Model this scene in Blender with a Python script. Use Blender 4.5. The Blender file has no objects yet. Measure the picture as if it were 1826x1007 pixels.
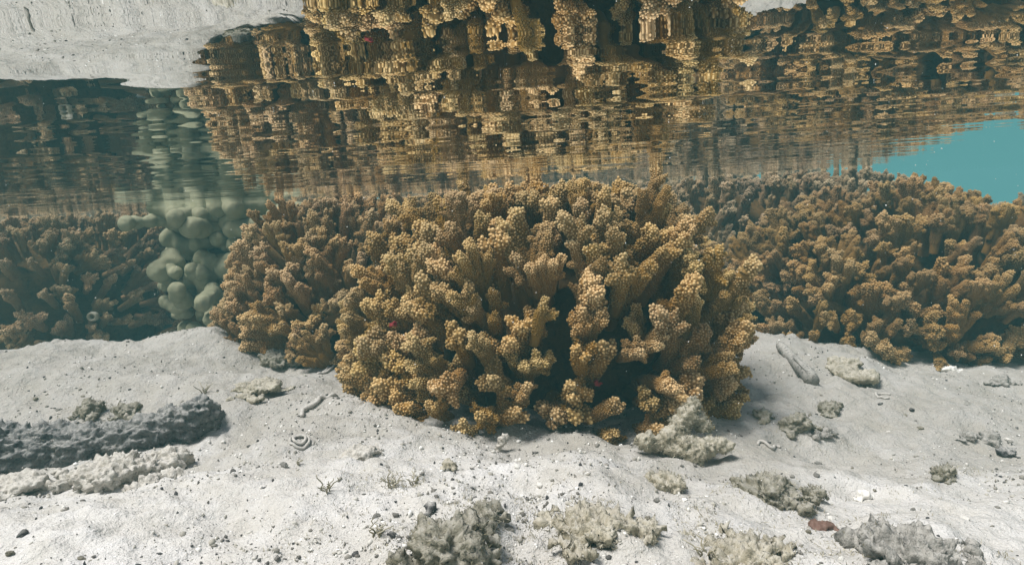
import bpy, bmesh, math, random
import numpy as np
from mathutils import Vector, Matrix, Euler

S = bpy.context.scene
COL = S.collection
R = math.radians

# ------------------------------------------------------------------ camera
W_PX, H_PX, F_PX = 1826.0, 1007.0, 1190.0
cam_data = bpy.data.cameras.new('camera')
cam_data.sensor_width = 36.0
cam_data.lens = 36.0 * F_PX / W_PX
cam_data.clip_start = 0.01
cam_data.clip_end = 300.0
cam = bpy.data.objects.new('camera', cam_data)
COL.objects.link(cam)
CAM_M = Matrix.Rotation(R(90 - 7.2), 4, 'X') @ Matrix.Rotation(R(-3.4), 4, 'Z')
cam.matrix_world = CAM_M
S.camera = cam
SURF = 0.045            # water surface above the lens

# ------------------------------------------------------------------ sky, sun, exposure
SUN_EL, SUN_AZ = 67.0, 248.0     # azimuth: 0 = ahead of the camera, clockwise
world = bpy.data.worlds.new('World')
S.world = world
world.use_nodes = True
wn = world.node_tree
sky = wn.nodes.new('ShaderNodeTexSky')
sky.sky_type = 'NISHITA'
sky.sun_disc = False
sky.sun_elevation = R(SUN_EL)
sky.sun_rotation = R(SUN_AZ)
bgn = wn.nodes['Background']
bgn.inputs['Strength'].default_value = 0.075
wn.links.new(sky.outputs['Color'], bgn.inputs['Color'])

sun_data = bpy.data.lights.new('sun', 'SUN')
sun_data.energy = 4.0
sun_data.angle = R(24)          # spread by the rippled surface
sun_data.color = (1.0, 0.965, 0.92)
sun = bpy.data.objects.new('sun', sun_data)
COL.objects.link(sun)
sd = Vector((math.sin(R(SUN_AZ)) * math.cos(R(SUN_EL)), math.cos(R(SUN_AZ)) * math.cos(R(SUN_EL)), math.sin(R(SUN_EL))))
sun.rotation_euler = sd.to_track_quat('Z', 'Y').to_euler()
sun.location = (0, 0, 5)

S.view_settings.view_transform = 'Standard'
S.view_settings.look = 'None'
S.view_settings.gamma = 1.0
S.view_settings.use_curve_mapping = False
S.view_settings.exposure = 0.42

cy = S.cycles
cy.max_bounces = 8
cy.diffuse_bounces = 4
cy.glossy_bounces = 4
cy.transmission_bounces = 2
cy.transparent_max_bounces = 12
cy.volume_bounces = 2
cy.use_denoising = True
cy.caustics_reflective = True
cy.sample_clamp_indirect = 8.0

# ------------------------------------------------------------------ noise and planning helpers
def _hash(i, j, k, seed):
    n = (i.astype(np.int64) * 374761393 + j.astype(np.int64) * 668265263 + k.astype(np.int64) * 2147483647 + seed * 974634777) & 0xFFFFFFFF
    n = ((n ^ (n >> 13)) * 1274126177) & 0xFFFFFFFF
    n = ((n ^ (n >> 16)) * 2246822519) & 0xFFFFFFFF
    n = n ^ (n >> 15)
    return (n & 0xFFFFFF) / float(0xFFFFFF) * 2 - 1

def vnoise(P, seed=0):
    P = np.asarray(P, float)
    I = np.floor(P).astype(np.int64)
    Fr = P - I
    u = Fr * Fr * Fr * (Fr * (Fr * 6 - 15) + 10)
    i, j, k = I[:, 0], I[:, 1], I[:, 2]
    c = {}
    for a in (0, 1):
        for b in (0, 1):
            for d in (0, 1):
                c[a, b, d] = _hash(i + a, j + b, k + d, seed)
    ux, uy, uz = u[:, 0], u[:, 1], u[:, 2]
    x00 = c[0, 0, 0] * (1 - ux) + c[1, 0, 0] * ux
    x10 = c[0, 1, 0] * (1 - ux) + c[1, 1, 0] * ux
    x01 = c[0, 0, 1] * (1 - ux) + c[1, 0, 1] * ux
    x11 = c[0, 1, 1] * (1 - ux) + c[1, 1, 1] * ux
    return (x00 * (1 - uy) + x10 * uy) * (1 - uz) + (x01 * (1 - uy) + x11 * uy) * uz

def fbm(P, seed=0, octv=4, gain=0.5):
    P = np.asarray(P, float)
    out = np.zeros(len(P)); a = 1.0
    for o in range(octv):
        out += a * vnoise(P * (2.03 ** o) + 17.3 * o, seed + o)
        a *= gain
    return out

def n2(x, y, f, seed=0, octv=4, gain=0.5):
    P = np.stack([np.ravel(x) * f, np.ravel(y) * f, np.full(np.size(x), 3.7)], 1)
    return fbm(P, seed, octv, gain).reshape(np.shape(x))

def ray(px, py):
    v = Vector(((px - W_PX / 2) / F_PX, -(py - H_PX / 2) / F_PX, -1.0))
    return (CAM_M.to_3x3() @ v)

def P_at(px, py, D):
    v = ray(px, py)
    return v * (D / v.y)

# the seabed: a thin-plate surface through measured spots of the sand, plus relief
CTRL = [(0,1007,.75),(500,1007,.75),(913,1007,.74),(1400,1007,.74),(1826,1007,.76),
        (-300,1007,.75),(2150,1007,.76),
        (0,900,.90),(400,848,.99),(800,850,.97),(1100,860,.96),(1450,900,.95),(1800,900,.97),
        (0,850,1.14),(250,850,1.12),(420,800,1.2),
        (0,640,1.75),(95,612,1.82),(230,628,1.82),(380,590,1.92),(-300,660,1.7),
        (200,690,1.5),(400,720,1.42),(560,690,1.55),(450,655,1.82),
        (600,770,1.22),(880,795,1.19),(1300,770,1.27),(975,705,1.65),
        (1400,612,1.95),(1600,652,1.92),(1800,632,2.1),(1600,800,1.28),(1800,800,1.3),(2100,800,1.3)]
cp = np.array([P_at(*c) for c in CTRL])
extra = np.array([(-1.9,2.5,-.66),(-1.2,2.35,-.60),(-2.6,2.2,-.62),(-.3,2.5,-.50),(.8,2.6,-.58),(2.0,2.6,-.64),(-1,3.4,-.66),(1,3.6,-.66),(3,3,-.7),(-3,3.2,-.66),
                  (-1.6,.9,-.36),(1.8,.9,-.52),(0,.35,-.40),(-.9,.35,-.38),(.9,.35,-.45),(0,0,-.42),(-1.2,-.5,-.42),(1.2,-.5,-.46)])
cp = np.vstack([cp, extra])
def _tps_fit(p, lam=2e-4):
    n = len(p)
    d2 = ((p[:, None, :2] - p[None, :, :2]) ** 2).sum(-1)
    K = np.where(d2 > 0, d2 * np.log(np.maximum(d2, 1e-12)) * .5, 0) + lam * np.eye(n)
    Q = np.hstack([np.ones((n, 1)), p[:, :2]])
    A = np.vstack([np.hstack([K, Q]), np.hstack([Q.T, np.zeros((3, 3))])])
    return np.linalg.solve(A, np.concatenate([p[:, 2], np.zeros(3)]))
_tw = _tps_fit(cp)
MOUNDS = []            # x, y, radius, height of drifts and hollows
def zt(x, y):
    x = np.asarray(x, float); y = np.asarray(y, float)
    sh = x.shape; xr = x.ravel(); yr = y.ravel()
    out = np.zeros(len(xr))
    n = len(cp)
    for a in range(0, len(xr), 20000):
        xs = xr[a:a + 20000]; ys = yr[a:a + 20000]
        d2 = (xs[:, None] - cp[None, :, 0]) ** 2 + (ys[:, None] - cp[None, :, 1]) ** 2
        K = np.where(d2 > 1e-12, d2 * np.log(np.maximum(d2, 1e-12)) * .5, 0)
        out[a:a + 20000] = K @ _tw[:n] + _tw[n] + _tw[n + 1] * xs + _tw[n + 2] * ys
    r = np.hypot(xr, (yr - 1.4))
    k = np.clip((r - 2.0) / 1.6, 0, 1); k = k * k * (3 - 2 * k)
    out = out * (1 - k) + k * (-.70 - .14 * np.clip(r - 4.2, 0, 30))
    near = 1.0 / (1 + .25 * r)
    out = out + near * (.018 * n2(xr, yr, 3.1, 5, 3) + .013 * n2(xr * 1.0, yr * 1.3, 10, 9, 3))
    # lumpy crust, more of it in patches
    patch = np.clip(n2(xr, yr, 2.3, 21, 2) + .15, 0, 1)
    lump = np.abs(n2(xr, yr, 26, 31, 3))
    out = out + near * ((.004 + .011 * patch) * lump + .0030 * n2(xr, yr, 60, 41, 2))
    for mx_, my_, mr_, mh_ in MOUNDS:
        q = ((xr - mx_) ** 2 + ((yr - my_) * 1.15) ** 2) / mr_ ** 2
        out = out + mh_ * np.exp(-q) * (1 + .35 * n2(xr, yr, 22, 55, 2))
    return out.reshape(sh)

def ground(px, py):
    v = ray(px, py); t = np.linspace(.45, 4, 900)
    pts = np.outer(t, np.array(v))
    z = zt(pts[:, 0], pts[:, 1])
    i = int(np.argmax(pts[:, 2] < z))
    return Vector((pts[i, 0], pts[i, 1], z[i]))

_m = [(ground(a, b), r, h) for a, b, r, h in ((790, 965, .10, .030), (1065, 942, .10, .018), (1330, 985, .11, .018), (1378, 882, .07, .018), (1640, 988, .12, .026), (1190, 866, .05, .014),
      (640, 812, .06, .014), (1440, 762, .07, .018), (860, 922, .07, .018), (1225, 840, .08, -.008), (1000, 852, .13, .014), (1600, 890, .13, .020), (430, 775, .10, -.016), (300, 838, .07, .010),
      (1700, 852, .07, .014), (560, 885, .10, .014), (190, 945, .16, .016), (180, 860, .10, .008), (1500, 830, .08, -.012), (950, 905, .07, -.010), (700, 905, .07, .012), (420, 930, .09, -.010),
      (880, 800, .16, -.012), (1560, 720, .10, .014), (1720, 740, .09, .016), (1450, 650, .07, .008), (330, 680, .12, .012), (120, 660, .12, .012), (520, 720, .05, .008), (1240, 925, .06, .012))]
MOUNDS += [(p.x, p.y, r, h) for p, r, h in _m]

# ------------------------------------------------------------------ mesh and object helpers
def mesh_from(name, V, Fc, mat=None, attrs=None, smooth=True):
    me = bpy.data.meshes.new(name)
    V = np.asarray(V, np.float32)
    if isinstance(Fc, np.ndarray):
        k = Fc.shape[1]
        me.vertices.add(len(V)); me.vertices.foreach_set('co', V.ravel())
        me.loops.add(Fc.size); me.loops.foreach_set('vertex_index', Fc.astype(np.int32).ravel())
        me.polygons.add(len(Fc)); me.polygons.foreach_set('loop_start', np.arange(0, Fc.size, k, dtype=np.int32))
        me.update(calc_edges=True)
    else:
        me.from_pydata([tuple(v) for v in V.tolist()], [], Fc)
    if smooth:
        me.polygons.foreach_set('use_smooth', np.ones(len(me.polygons), bool))
    for an, av in (attrs or {}).items():
        a = me.attributes.new(an, 'FLOAT', 'POINT')
        a.data.foreach_set('value', np.asarray(av, np.float32))
    if mat: me.materials.append(mat)
    me.update()
    return me

def link(name, data, parent=None, loc=None, mw=None):
    o = bpy.data.objects.new(name, data)
    COL.objects.link(o)
    if parent is not None: o.parent = parent
    if mw is not None: o.matrix_local = mw
    elif loc is not None: o.location = loc
    return o

def tag(o, label=None, cat=None, group=None, kind=None):
    if label: o['label'] = label
    if cat: o['category'] = cat
    if group: o['group'] = group
    if kind: o['kind'] = kind
    return o

def empty(name, loc, label, cat, group=None):
    o = link(name, None, loc=loc); o.empty_display_size = .05
    return tag(o, label, cat, group)

_ico = {}
def ico(sub):
    if sub not in _ico:
        bm = bmesh.new(); bmesh.ops.create_icosphere(bm, subdivisions=sub, radius=1)
        _ico[sub] = (np.array([v.co[:] for v in bm.verts]), np.array([[v.index for v in f.verts] for f in bm.faces]))
        bm.free()
    return _ico[sub]

def frame(d):
    d = d / np.linalg.norm(d)
    a = np.array([0, 0, 1.]) if abs(d[2]) < .9 else np.array([1., 0, 0])
    x = np.cross(a, d); x /= np.linalg.norm(x)
    return x, np.cross(d, x), d

def spheres_mesh(sph, sub=2):
    V0, F0 = ico(sub); Vs, Fs = [], []; o = 0
    for s in sph:
        c, r = np.array(s[0]), s[1]
        Vs.append(V0 * np.asarray(r) + c); Fs.append(F0 + o); o += len(V0)
    return np.vstack(Vs), np.vstack(Fs)

def blob(sph, voxel, smooth=4, sub=2):
    """one fused lump out of overlapping balls: (centre, radius or radii) each"""
    V, Fc = spheres_mesh(sph, sub)
    me = mesh_from('lump', V, Fc)
    o = bpy.data.objects.new('lump', me); COL.objects.link(o)
    m = o.modifiers.new('r', 'REMESH'); m.mode = 'VOXEL'; m.voxel_size = voxel
    if smooth:
        s = o.modifiers.new('s', 'SMOOTH'); s.iterations = smooth; s.factor = .5
    dg = bpy.context.evaluated_depsgraph_get()
    ev = o.evaluated_get(dg)
    m2 = bpy.data.meshes.new_from_object(ev, depsgraph=dg)
    n = len(m2.vertices)
    V = np.zeros(n * 3, np.float32); m2.vertices.foreach_get('co', V)
    N = np.zeros(n * 3, np.float32); m2.vertex_normals.foreach_get('vector', N)
    Fq = [list(p.vertices) for p in m2.polygons]
    bpy.data.objects.remove(o); bpy.data.meshes.remove(me); bpy.data.meshes.remove(m2)
    V = V.reshape(-1, 3).astype(float); N = N.reshape(-1, 3).astype(float)
    if all(len(f) == 4 for f in Fq): Fq = np.array(Fq)
    return V, N, Fq

def tube(path, rad, sides=8, cap=True):
    path = np.asarray(path, float); n = len(path); rad = np.broadcast_to(rad, (n,))
    T = np.gradient(path, axis=0); T /= np.linalg.norm(T, axis=1)[:, None]
    x, y, _ = frame(T[0]); Vs = []
    for i in range(n):
        x = x - T[i] * x.dot(T[i]); x /= np.linalg.norm(x); y = np.cross(T[i], x)
        a = np.arange(sides) * 2 * math.pi / sides
        Vs.append(path[i] + rad[i] * (np.cos(a)[:, None] * x + np.sin(a)[:, None] * y))
    Fs = []
    for i in range(n - 1):
        for s in range(sides):
            a = i * sides + s; b = i * sides + (s + 1) % sides
            Fs.append([a, b, b + sides, a + sides])
    V = np.vstack(Vs); Fs = [list(f) for f in Fs]
    if cap:
        Fs.append(list(range(sides))[::-1]); Fs.append(list(range((n - 1) * sides, n * sides)))
    return V, Fs

# ------------------------------------------------------------------ materials
class NT:
    def __init__(s, name):
        s.m = bpy.data.materials.new(name); s.m.use_nodes = True
        s.t = s.m.node_tree; s.b = s.t.nodes.get('Principled BSDF'); s.o = s.t.nodes.get('Material Output')
    def n(s, typ, **kw):
        nd = s.t.nodes.new(typ)
        for k, v in kw.items(): setattr(nd, k, v)
        return nd
    def l(s, a, b): s.t.links.new(a, b)
    def noise(s, scale, detail=4, rough=.55, coord=None, dist=0):
        nd = s.n('ShaderNodeTexNoise'); nd.inputs['Scale'].default_value = scale
        nd.inputs['Detail'].default_value = detail; nd.inputs['Roughness'].default_value = rough
        nd.inputs['Distortion'].default_value = dist
        if coord is not None: s.l(coord, nd.inputs['Vector'])
        return nd.outputs['Fac']
    def ramp(s, fac, stops):
        r = s.n('ShaderNodeValToRGB'); e = r.color_ramp.elements
        while len(e) < len(stops): e.new(.5)
        for k, (p, c) in enumerate(stops):
            e[k].position = p; e[k].color = (*c, 1) if len(c) == 3 else c
        s.l(fac, r.inputs['Fac']); return r.outputs['Color']
    def mix(s, fac, a, b, blend='MIX'):
        m = s.n('ShaderNodeMix', data_type='RGBA', blend_type=blend)
        for inp, v in ((m.inputs[0], fac), (m.inputs[6], a), (m.inputs[7], b)):
            if isinstance(v, (int, float)): inp.default_value = v
            elif isinstance(v, tuple): inp.default_value = (*v, 1)
            else: s.l(v, inp)
        return m.outputs[2]
    def math(s, op, a, b=None, clamp=False):
        m = s.n('ShaderNodeMath', operation=op, use_clamp=clamp)
        for inp, v in zip(m.inputs, (a, b)):
            if v is None: continue
            if isinstance(v, (int, float)): inp.default_value = v
            else: s.l(v, inp)
        return m.outputs[0]
    def bump(s, h, dist, strength=1.0, normal=None):
        b = s.n('ShaderNodeBump'); b.inputs['Strength'].default_value = strength; b.inputs['Distance'].default_value = dist
        s.l(h, b.inputs['Height'])
        if normal is not None: s.l(normal, b.inputs['Normal'])
        return b.outputs['Normal']
    def fin(s, color=None, rough=.8, spec=.15, normal=None):
        if color is not None:
            if isinstance(color, tuple): s.b.inputs['Base Color'].default_value = (*color, 1)
            else: s.l(color, s.b.inputs['Base Color'])
        s.b.inputs['Roughness'].default_value = rough
        s.b.inputs['Specular IOR Level'].default_value = spec
        if normal is not None: s.l(normal, s.b.inputs['Normal'])
        return s.m

def mat_sand():
    k = NT('sand'); pos = k.n('ShaderNodeNewGeometry').outputs['Position']
    big = k.noise(2.2, 4, .6, pos); mid = k.noise(14, 5, .65, pos); fine = k.noise(160, 3, .7, pos); speck = k.noise(420, 2, .6, pos)
    c = k.ramp(big, [(.3, (.36, .345, .318)), (.7, (.48, .465, .44))])
    c = k.mix(k.ramp(mid, [(.35, (0, 0, 0)), (.68, (1, 1, 1))]), k.mix(.55, c, (.31, .285, .235)), c)
    c = k.mix(k.ramp(fine, [(.58, (0, 0, 0)), (.72, (.55, .55, .55))]), c, (.30, .28, .25))
    c = k.mix(k.ramp(speck, [(.66, (0, 0, 0)), (.72, (.8, .8, .8))]), c, (.10, .10, .10))
    c = k.mix(k.ramp(speck, [(.26, (.8, .8, .8)), (.33, (0, 0, 0))]), c, (.82, .81, .78))
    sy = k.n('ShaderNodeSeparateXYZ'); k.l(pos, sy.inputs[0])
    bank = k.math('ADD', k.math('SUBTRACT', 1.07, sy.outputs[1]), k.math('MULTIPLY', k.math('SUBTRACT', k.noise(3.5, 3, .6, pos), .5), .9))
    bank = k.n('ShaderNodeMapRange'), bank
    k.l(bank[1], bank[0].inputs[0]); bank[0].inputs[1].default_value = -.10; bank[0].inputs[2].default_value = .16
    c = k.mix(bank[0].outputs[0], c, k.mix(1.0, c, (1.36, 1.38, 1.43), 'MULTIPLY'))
    nrm = k.bump(mid, .016, .7); nrm = k.bump(k.noise(60, 4, .7, pos), .008, .7, nrm); nrm = k.bump(fine, .004, .9, nrm)
    return k.fin(c, .95, .08, nrm)

def mat_coral(name, body, warm, tipc, sat=1.0):
    k = NT(name)
    tip = k.n('ShaderNodeAttribute', attribute_name='tip').outputs['Fac']
    rnd = k.n('ShaderNodeObjectInfo').outputs['Random']
    pos = k.n('ShaderNodeNewGeometry').outputs['Position']
    patch = k.noise(9, 4, .6, pos)
    c = k.mix(k.ramp(patch, [(.38, (0, 0, 0)), (.64, (1, 1, 1))]), body, warm)
    fine = k.noise(190, 2, .5, pos)
    c = k.mix(k.ramp(fine, [(.35, (.25, .25, .25)), (.65, (0, 0, 0))]), c, tuple(v * .6 for v in body))
    c = k.mix(k.ramp(tip, [(.12, (0, 0, 0)), (.95, (.95, .95, .95))]), c, tipc)
    hsv = k.n('ShaderNodeHueSaturation'); k.l(c, hsv.inputs['Color'])
    mr = k.n('ShaderNodeMapRange'); k.l(rnd, mr.inputs[0]); mr.inputs[3].default_value = .82; mr.inputs[4].default_value = 1.18
    k.l(mr.outputs[0], hsv.inputs['Value'])
    m2 = k.n('ShaderNodeMapRange'); k.l(k.math('FRACT', k.math('MULTIPLY', rnd, 7.31)), m2.inputs[0]); m2.inputs[3].default_value = .493; m2.inputs[4].default_value = .505
    k.l(m2.outputs[0], hsv.inputs['Hue'])
    m3 = k.n('ShaderNodeMapRange'); k.l(k.math('FRACT', k.math('MULTIPLY', rnd, 13.7)), m3.inputs[0]); m3.inputs[3].default_value = .93 * sat; m3.inputs[4].default_value = 1.08 * sat
    k.l(m3.outputs[0], hsv.inputs['Saturation'])
    nrm = k.bump(fine, .0015, .5)
    return k.fin(hsv.outputs['Color'], .62, .18, nrm)

def mat_rock(name, a, b, dark, scale=40, rough=.95, dust=.7):
    k = NT(name); pos = k.n('ShaderNodeTexCoord').outputs['Object']
    n1 = k.noise(scale * .35, 5, .65, pos); nn = k.noise(scale * 2.4, 4, .65, pos); n3 = k.noise(scale * 7, 2, .6, pos)
    c = k.ramp(n1, [(.32, a), (.68, b)])
    c = k.mix(k.ramp(nn, [(.52, (0, 0, 0)), (.68, (.85, .85, .85))]), c, dark)
    c = k.mix(k.ramp(n3, [(.3, (.5, .5, .5)), (.4, (0, 0, 0))]), c, tuple(min(.8, v * 1.5) for v in b))
    if dust:
        sx = k.n('ShaderNodeSeparateXYZ'); k.l(k.n('ShaderNodeNewGeometry').outputs['Normal'], sx.inputs[0])
        up = k.math('MULTIPLY', k.ramp(sx.outputs[2], [(.25, (0, 0, 0)), (.95, (1, 1, 1))]), k.ramp(nn, [(.35, (1, 1, 1)), (.6, (.25, .25, .25))]))
        c = k.mix(k.math('MULTIPLY', up, dust), c, (.58, .56, .52))
    nrm = k.bump(nn, .006, .7); nrm = k.bump(n3, .002, .6, nrm)
    return k.fin(c, rough, .08, nrm)

def mat_plain(name, a, b, scale=60, rough=.8, bump=.002):
    k = NT(name); pos = k.n('ShaderNodeTexCoord').outputs['Object']
    nn = k.noise(scale, 4, .6, pos)
    return k.fin(k.ramp(nn, [(.3, a), (.7, b)]), rough, .12, k.bump(nn, bump, .6))

def mat_water_surface():
    k = NT('water_surface')
    k.t.nodes.remove(k.b)
    pos = k.n('ShaderNodeNewGeometry').outputs['Position']
    mp = k.n('ShaderNodeMapping'); k.l(pos, mp.inputs['Vector']); mp.inputs['Scale'].default_value = (.30, 1.0, 1.0); mp.inputs['Rotation'].default_value = (0, 0, R(3))
    r1 = k.noise(13, 1.0, .4, mp.outputs[0])
    mp2 = k.n('ShaderNodeMapping'); k.l(pos, mp2.inputs['Vector']); mp2.inputs['Scale'].default_value = (.42, 1.0, 1.0); mp2.inputs['Rotation'].default_value = (0, 0, R(-14))
    r2 = k.noise(34, 1, .4, mp2.outputs[0])
    n1 = k.bump(r1, .0016, 1.0)
    n2_ = k.bump(r2, .0002, 1.0, n1)
    fr = k.n('ShaderNodeFresnel'); fr.inputs['IOR'].default_value = 1.333
    k.l(n2_, fr.inputs['Normal'])
    gl = k.n('ShaderNodeBsdfGlossy'); gl.inputs['Roughness'].default_value = 0.0
    gl.inputs['Color'].default_value = (.97, .985, .98, 1); k.l(n2_, gl.inputs['Normal'])
    tr = k.n('ShaderNodeBsdfTransparent')
    mx = k.n('ShaderNodeMixShader')
    k.l(fr.outputs[0], mx.inputs[0]); k.l(tr.outputs[0], mx.inputs[1]); k.l(gl.outputs[0], mx.inputs[2])
    k.l(mx.outputs[0], k.o.inputs['Surface'])
    return k.m

M = dict(
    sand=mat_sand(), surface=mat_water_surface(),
    coral_main=mat_coral('coral_golden', (.160, .085, .017), (.24, .130, .021), (.66, .475, .23)),
    coral_left=mat_coral('coral_tan', (.19, .10, .026), (.27, .145, .028), (.64, .45, .22), .95),
    coral_far=mat_coral('coral_brown', (.20, .118, .045), (.27, .152, .045), (.52, .37, .19), .9),
    coral_right=mat_coral('coral_ochre', (.16, .085, .022), (.235, .127, .024), (.48, .32, .14), .98),
    coral_back=mat_coral('coral_olive', (.18, .11, .045), (.27, .16, .048), (.52, .38, .20), .85),
    core=mat_rock('dead_core', (.055, .032, .013), (.11, .062, .02), (.03, .019, .01), 22, dust=0),
    lobe=mat_plain('leather_lobe', (.19, .19, .12), (.30, .29, .19), 14, .7, .001),
    log=mat_rock('dead_log', (.085, .088, .09), (.18, .178, .17), (.035, .038, .042), 34, dust=.45),
    rubble=mat_rock('dead_coral', (.25, .22, .155), (.39, .355, .27), (.10, .09, .065), 40, dust=.5),
    pale=mat_rock('pale_rubble', (.36, .33, .28), (.50, .475, .43), (.16, .145, .12), 40),
    olive=mat_rock('turfed_rock', (.13, .118, .08), (.27, .25, .195), (.028, .027, .024), 40, dust=.4),
    dark=mat_rock('dark_rock', (.05, .05, .055), (.12, .115, .11), (.02, .02, .022), 50),
    grey=mat_rock('grey_rock', (.19, .182, .165), (.33, .315, .285), (.07, .068, .062), 50, dust=.45),
    shell=mat_plain('brown_shell', (.11, .06, .045), (.22, .14, .11), 70, .5),
    white=mat_plain('white_shell', (.62, .60, .55), (.78, .76, .72), 60, .6),
    turf=mat_plain('turf_alga', (.13, .115, .065), (.27, .24, .16), 90, .9),
    turf_pale=mat_plain('dusty_turf_alga', (.26, .235, .165), (.42, .39, .31), 90, .9),
    red=mat_plain('red_sponge', (.15, .015, .02), (.24, .03, .03), 80, .7),
    cast=mat_plain('sand_cast', (.37, .35, .32), (.51, .49, .455), 200, .95),
)

def mat_grit():
    k = NT('grit'); a = k.n('ShaderNodeAttribute', attribute_name='tone').outputs['Fac']
    return k.fin(k.ramp(a, [(0, (.045, .045, .05)), (.3, (.15, .14, .125)), (.62, (.42, .40, .35)), (1, (.80, .79, .76))]), .85, .12)
M['grit'] = mat_grit()

# ------------------------------------------------------------------ seabed
def axis(lo, hi, step, far, grow=1.12):
    c = list(np.arange(lo, hi + step, step)); s = step
    while c[-1] < far: s *= grow; c.append(c[-1] + s)
    s = step
    while c[0] > -far: s *= grow; c.insert(0, c[0] - s)
    return np.array(c)
ax_x = axis(-1.9, 2.0, .0085, 90); ax_y = axis(.45, 2.5, .0075, 90)
X, Y = np.meshgrid(ax_x, ax_y)
Z = zt(X, Y)
nx, ny = len(ax_x), len(ax_y)
idx = np.arange(nx * ny).reshape(ny, nx)
Fq = np.stack([idx[:-1, :-1].ravel(), idx[:-1, 1:].ravel(), idx[1:, 1:].ravel(), idx[1:, :-1].ravel()], 1)
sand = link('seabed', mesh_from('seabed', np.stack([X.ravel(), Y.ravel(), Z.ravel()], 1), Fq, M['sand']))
tag(sand, 'white coral sand seabed with low mounds and scattered grit', 'sand', kind='structure')

# ------------------------------------------------------------------ water surface, seen from below
ax_w = axis(-1.0, 1.0, .025, 90, 1.10); ay_w = axis(.0, 1.8, .025, 90, 1.10)
X, Y = np.meshgrid(ax_w, ay_w)
rr = np.hypot(X, Y)
amp = np.clip(rr / 1.2, .25, 1.0)
Zw = SURF + amp * (.0016 * n2(X * .5, Y, 2.6, 71, 2) + .0007 * n2(X * .5 + Y * .15, Y, 7.5, 77, 2))
Zw = Zw + .0048 * np.exp(-(Y / .32) ** 2)
nx, ny = len(ax_w), len(ay_w)
idx = np.arange(nx * ny).reshape(ny, nx)
Fq = np.stack([idx[:-1, :-1].ravel(), idx[:-1, 1:].ravel(), idx[1:, 1:].ravel(), idx[1:, :-1].ravel()], 1)
surf = link('water', mesh_from('water', np.stack([X.ravel(), Y.ravel(), Zw.ravel()], 1), Fq, M['surface']))
tag(surf, 'rippled underside of the sea surface mirroring the corals', 'water', kind='structure')

# ------------------------------------------------------------------ coral branches
_dome_a = np.arange(7) * 2 * math.pi / 7
_DV = np.vstack([[0, 0, 1.0]] + [np.stack([np.cos(_dome_a + o) * math.sin(t), np.sin(_dome_a + o) * math.sin(t), np.full(7, math.cos(t))], 1) for t, o in ((.75, 0), (1.6, .45))])
_DF = np.array([[0, 1 + i, 1 + (i + 1) % 7] for i in range(7)]
               + [[1 + i, 8 + i, 1 + (i + 1) % 7] for i in range(7)] + [[8 + i, 8 + (i + 1) % 7, 1 + (i + 1) % 7] for i in range(7)])
_DT = np.array([1.0] + [.62] * 7 + [.1] * 7)

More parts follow.
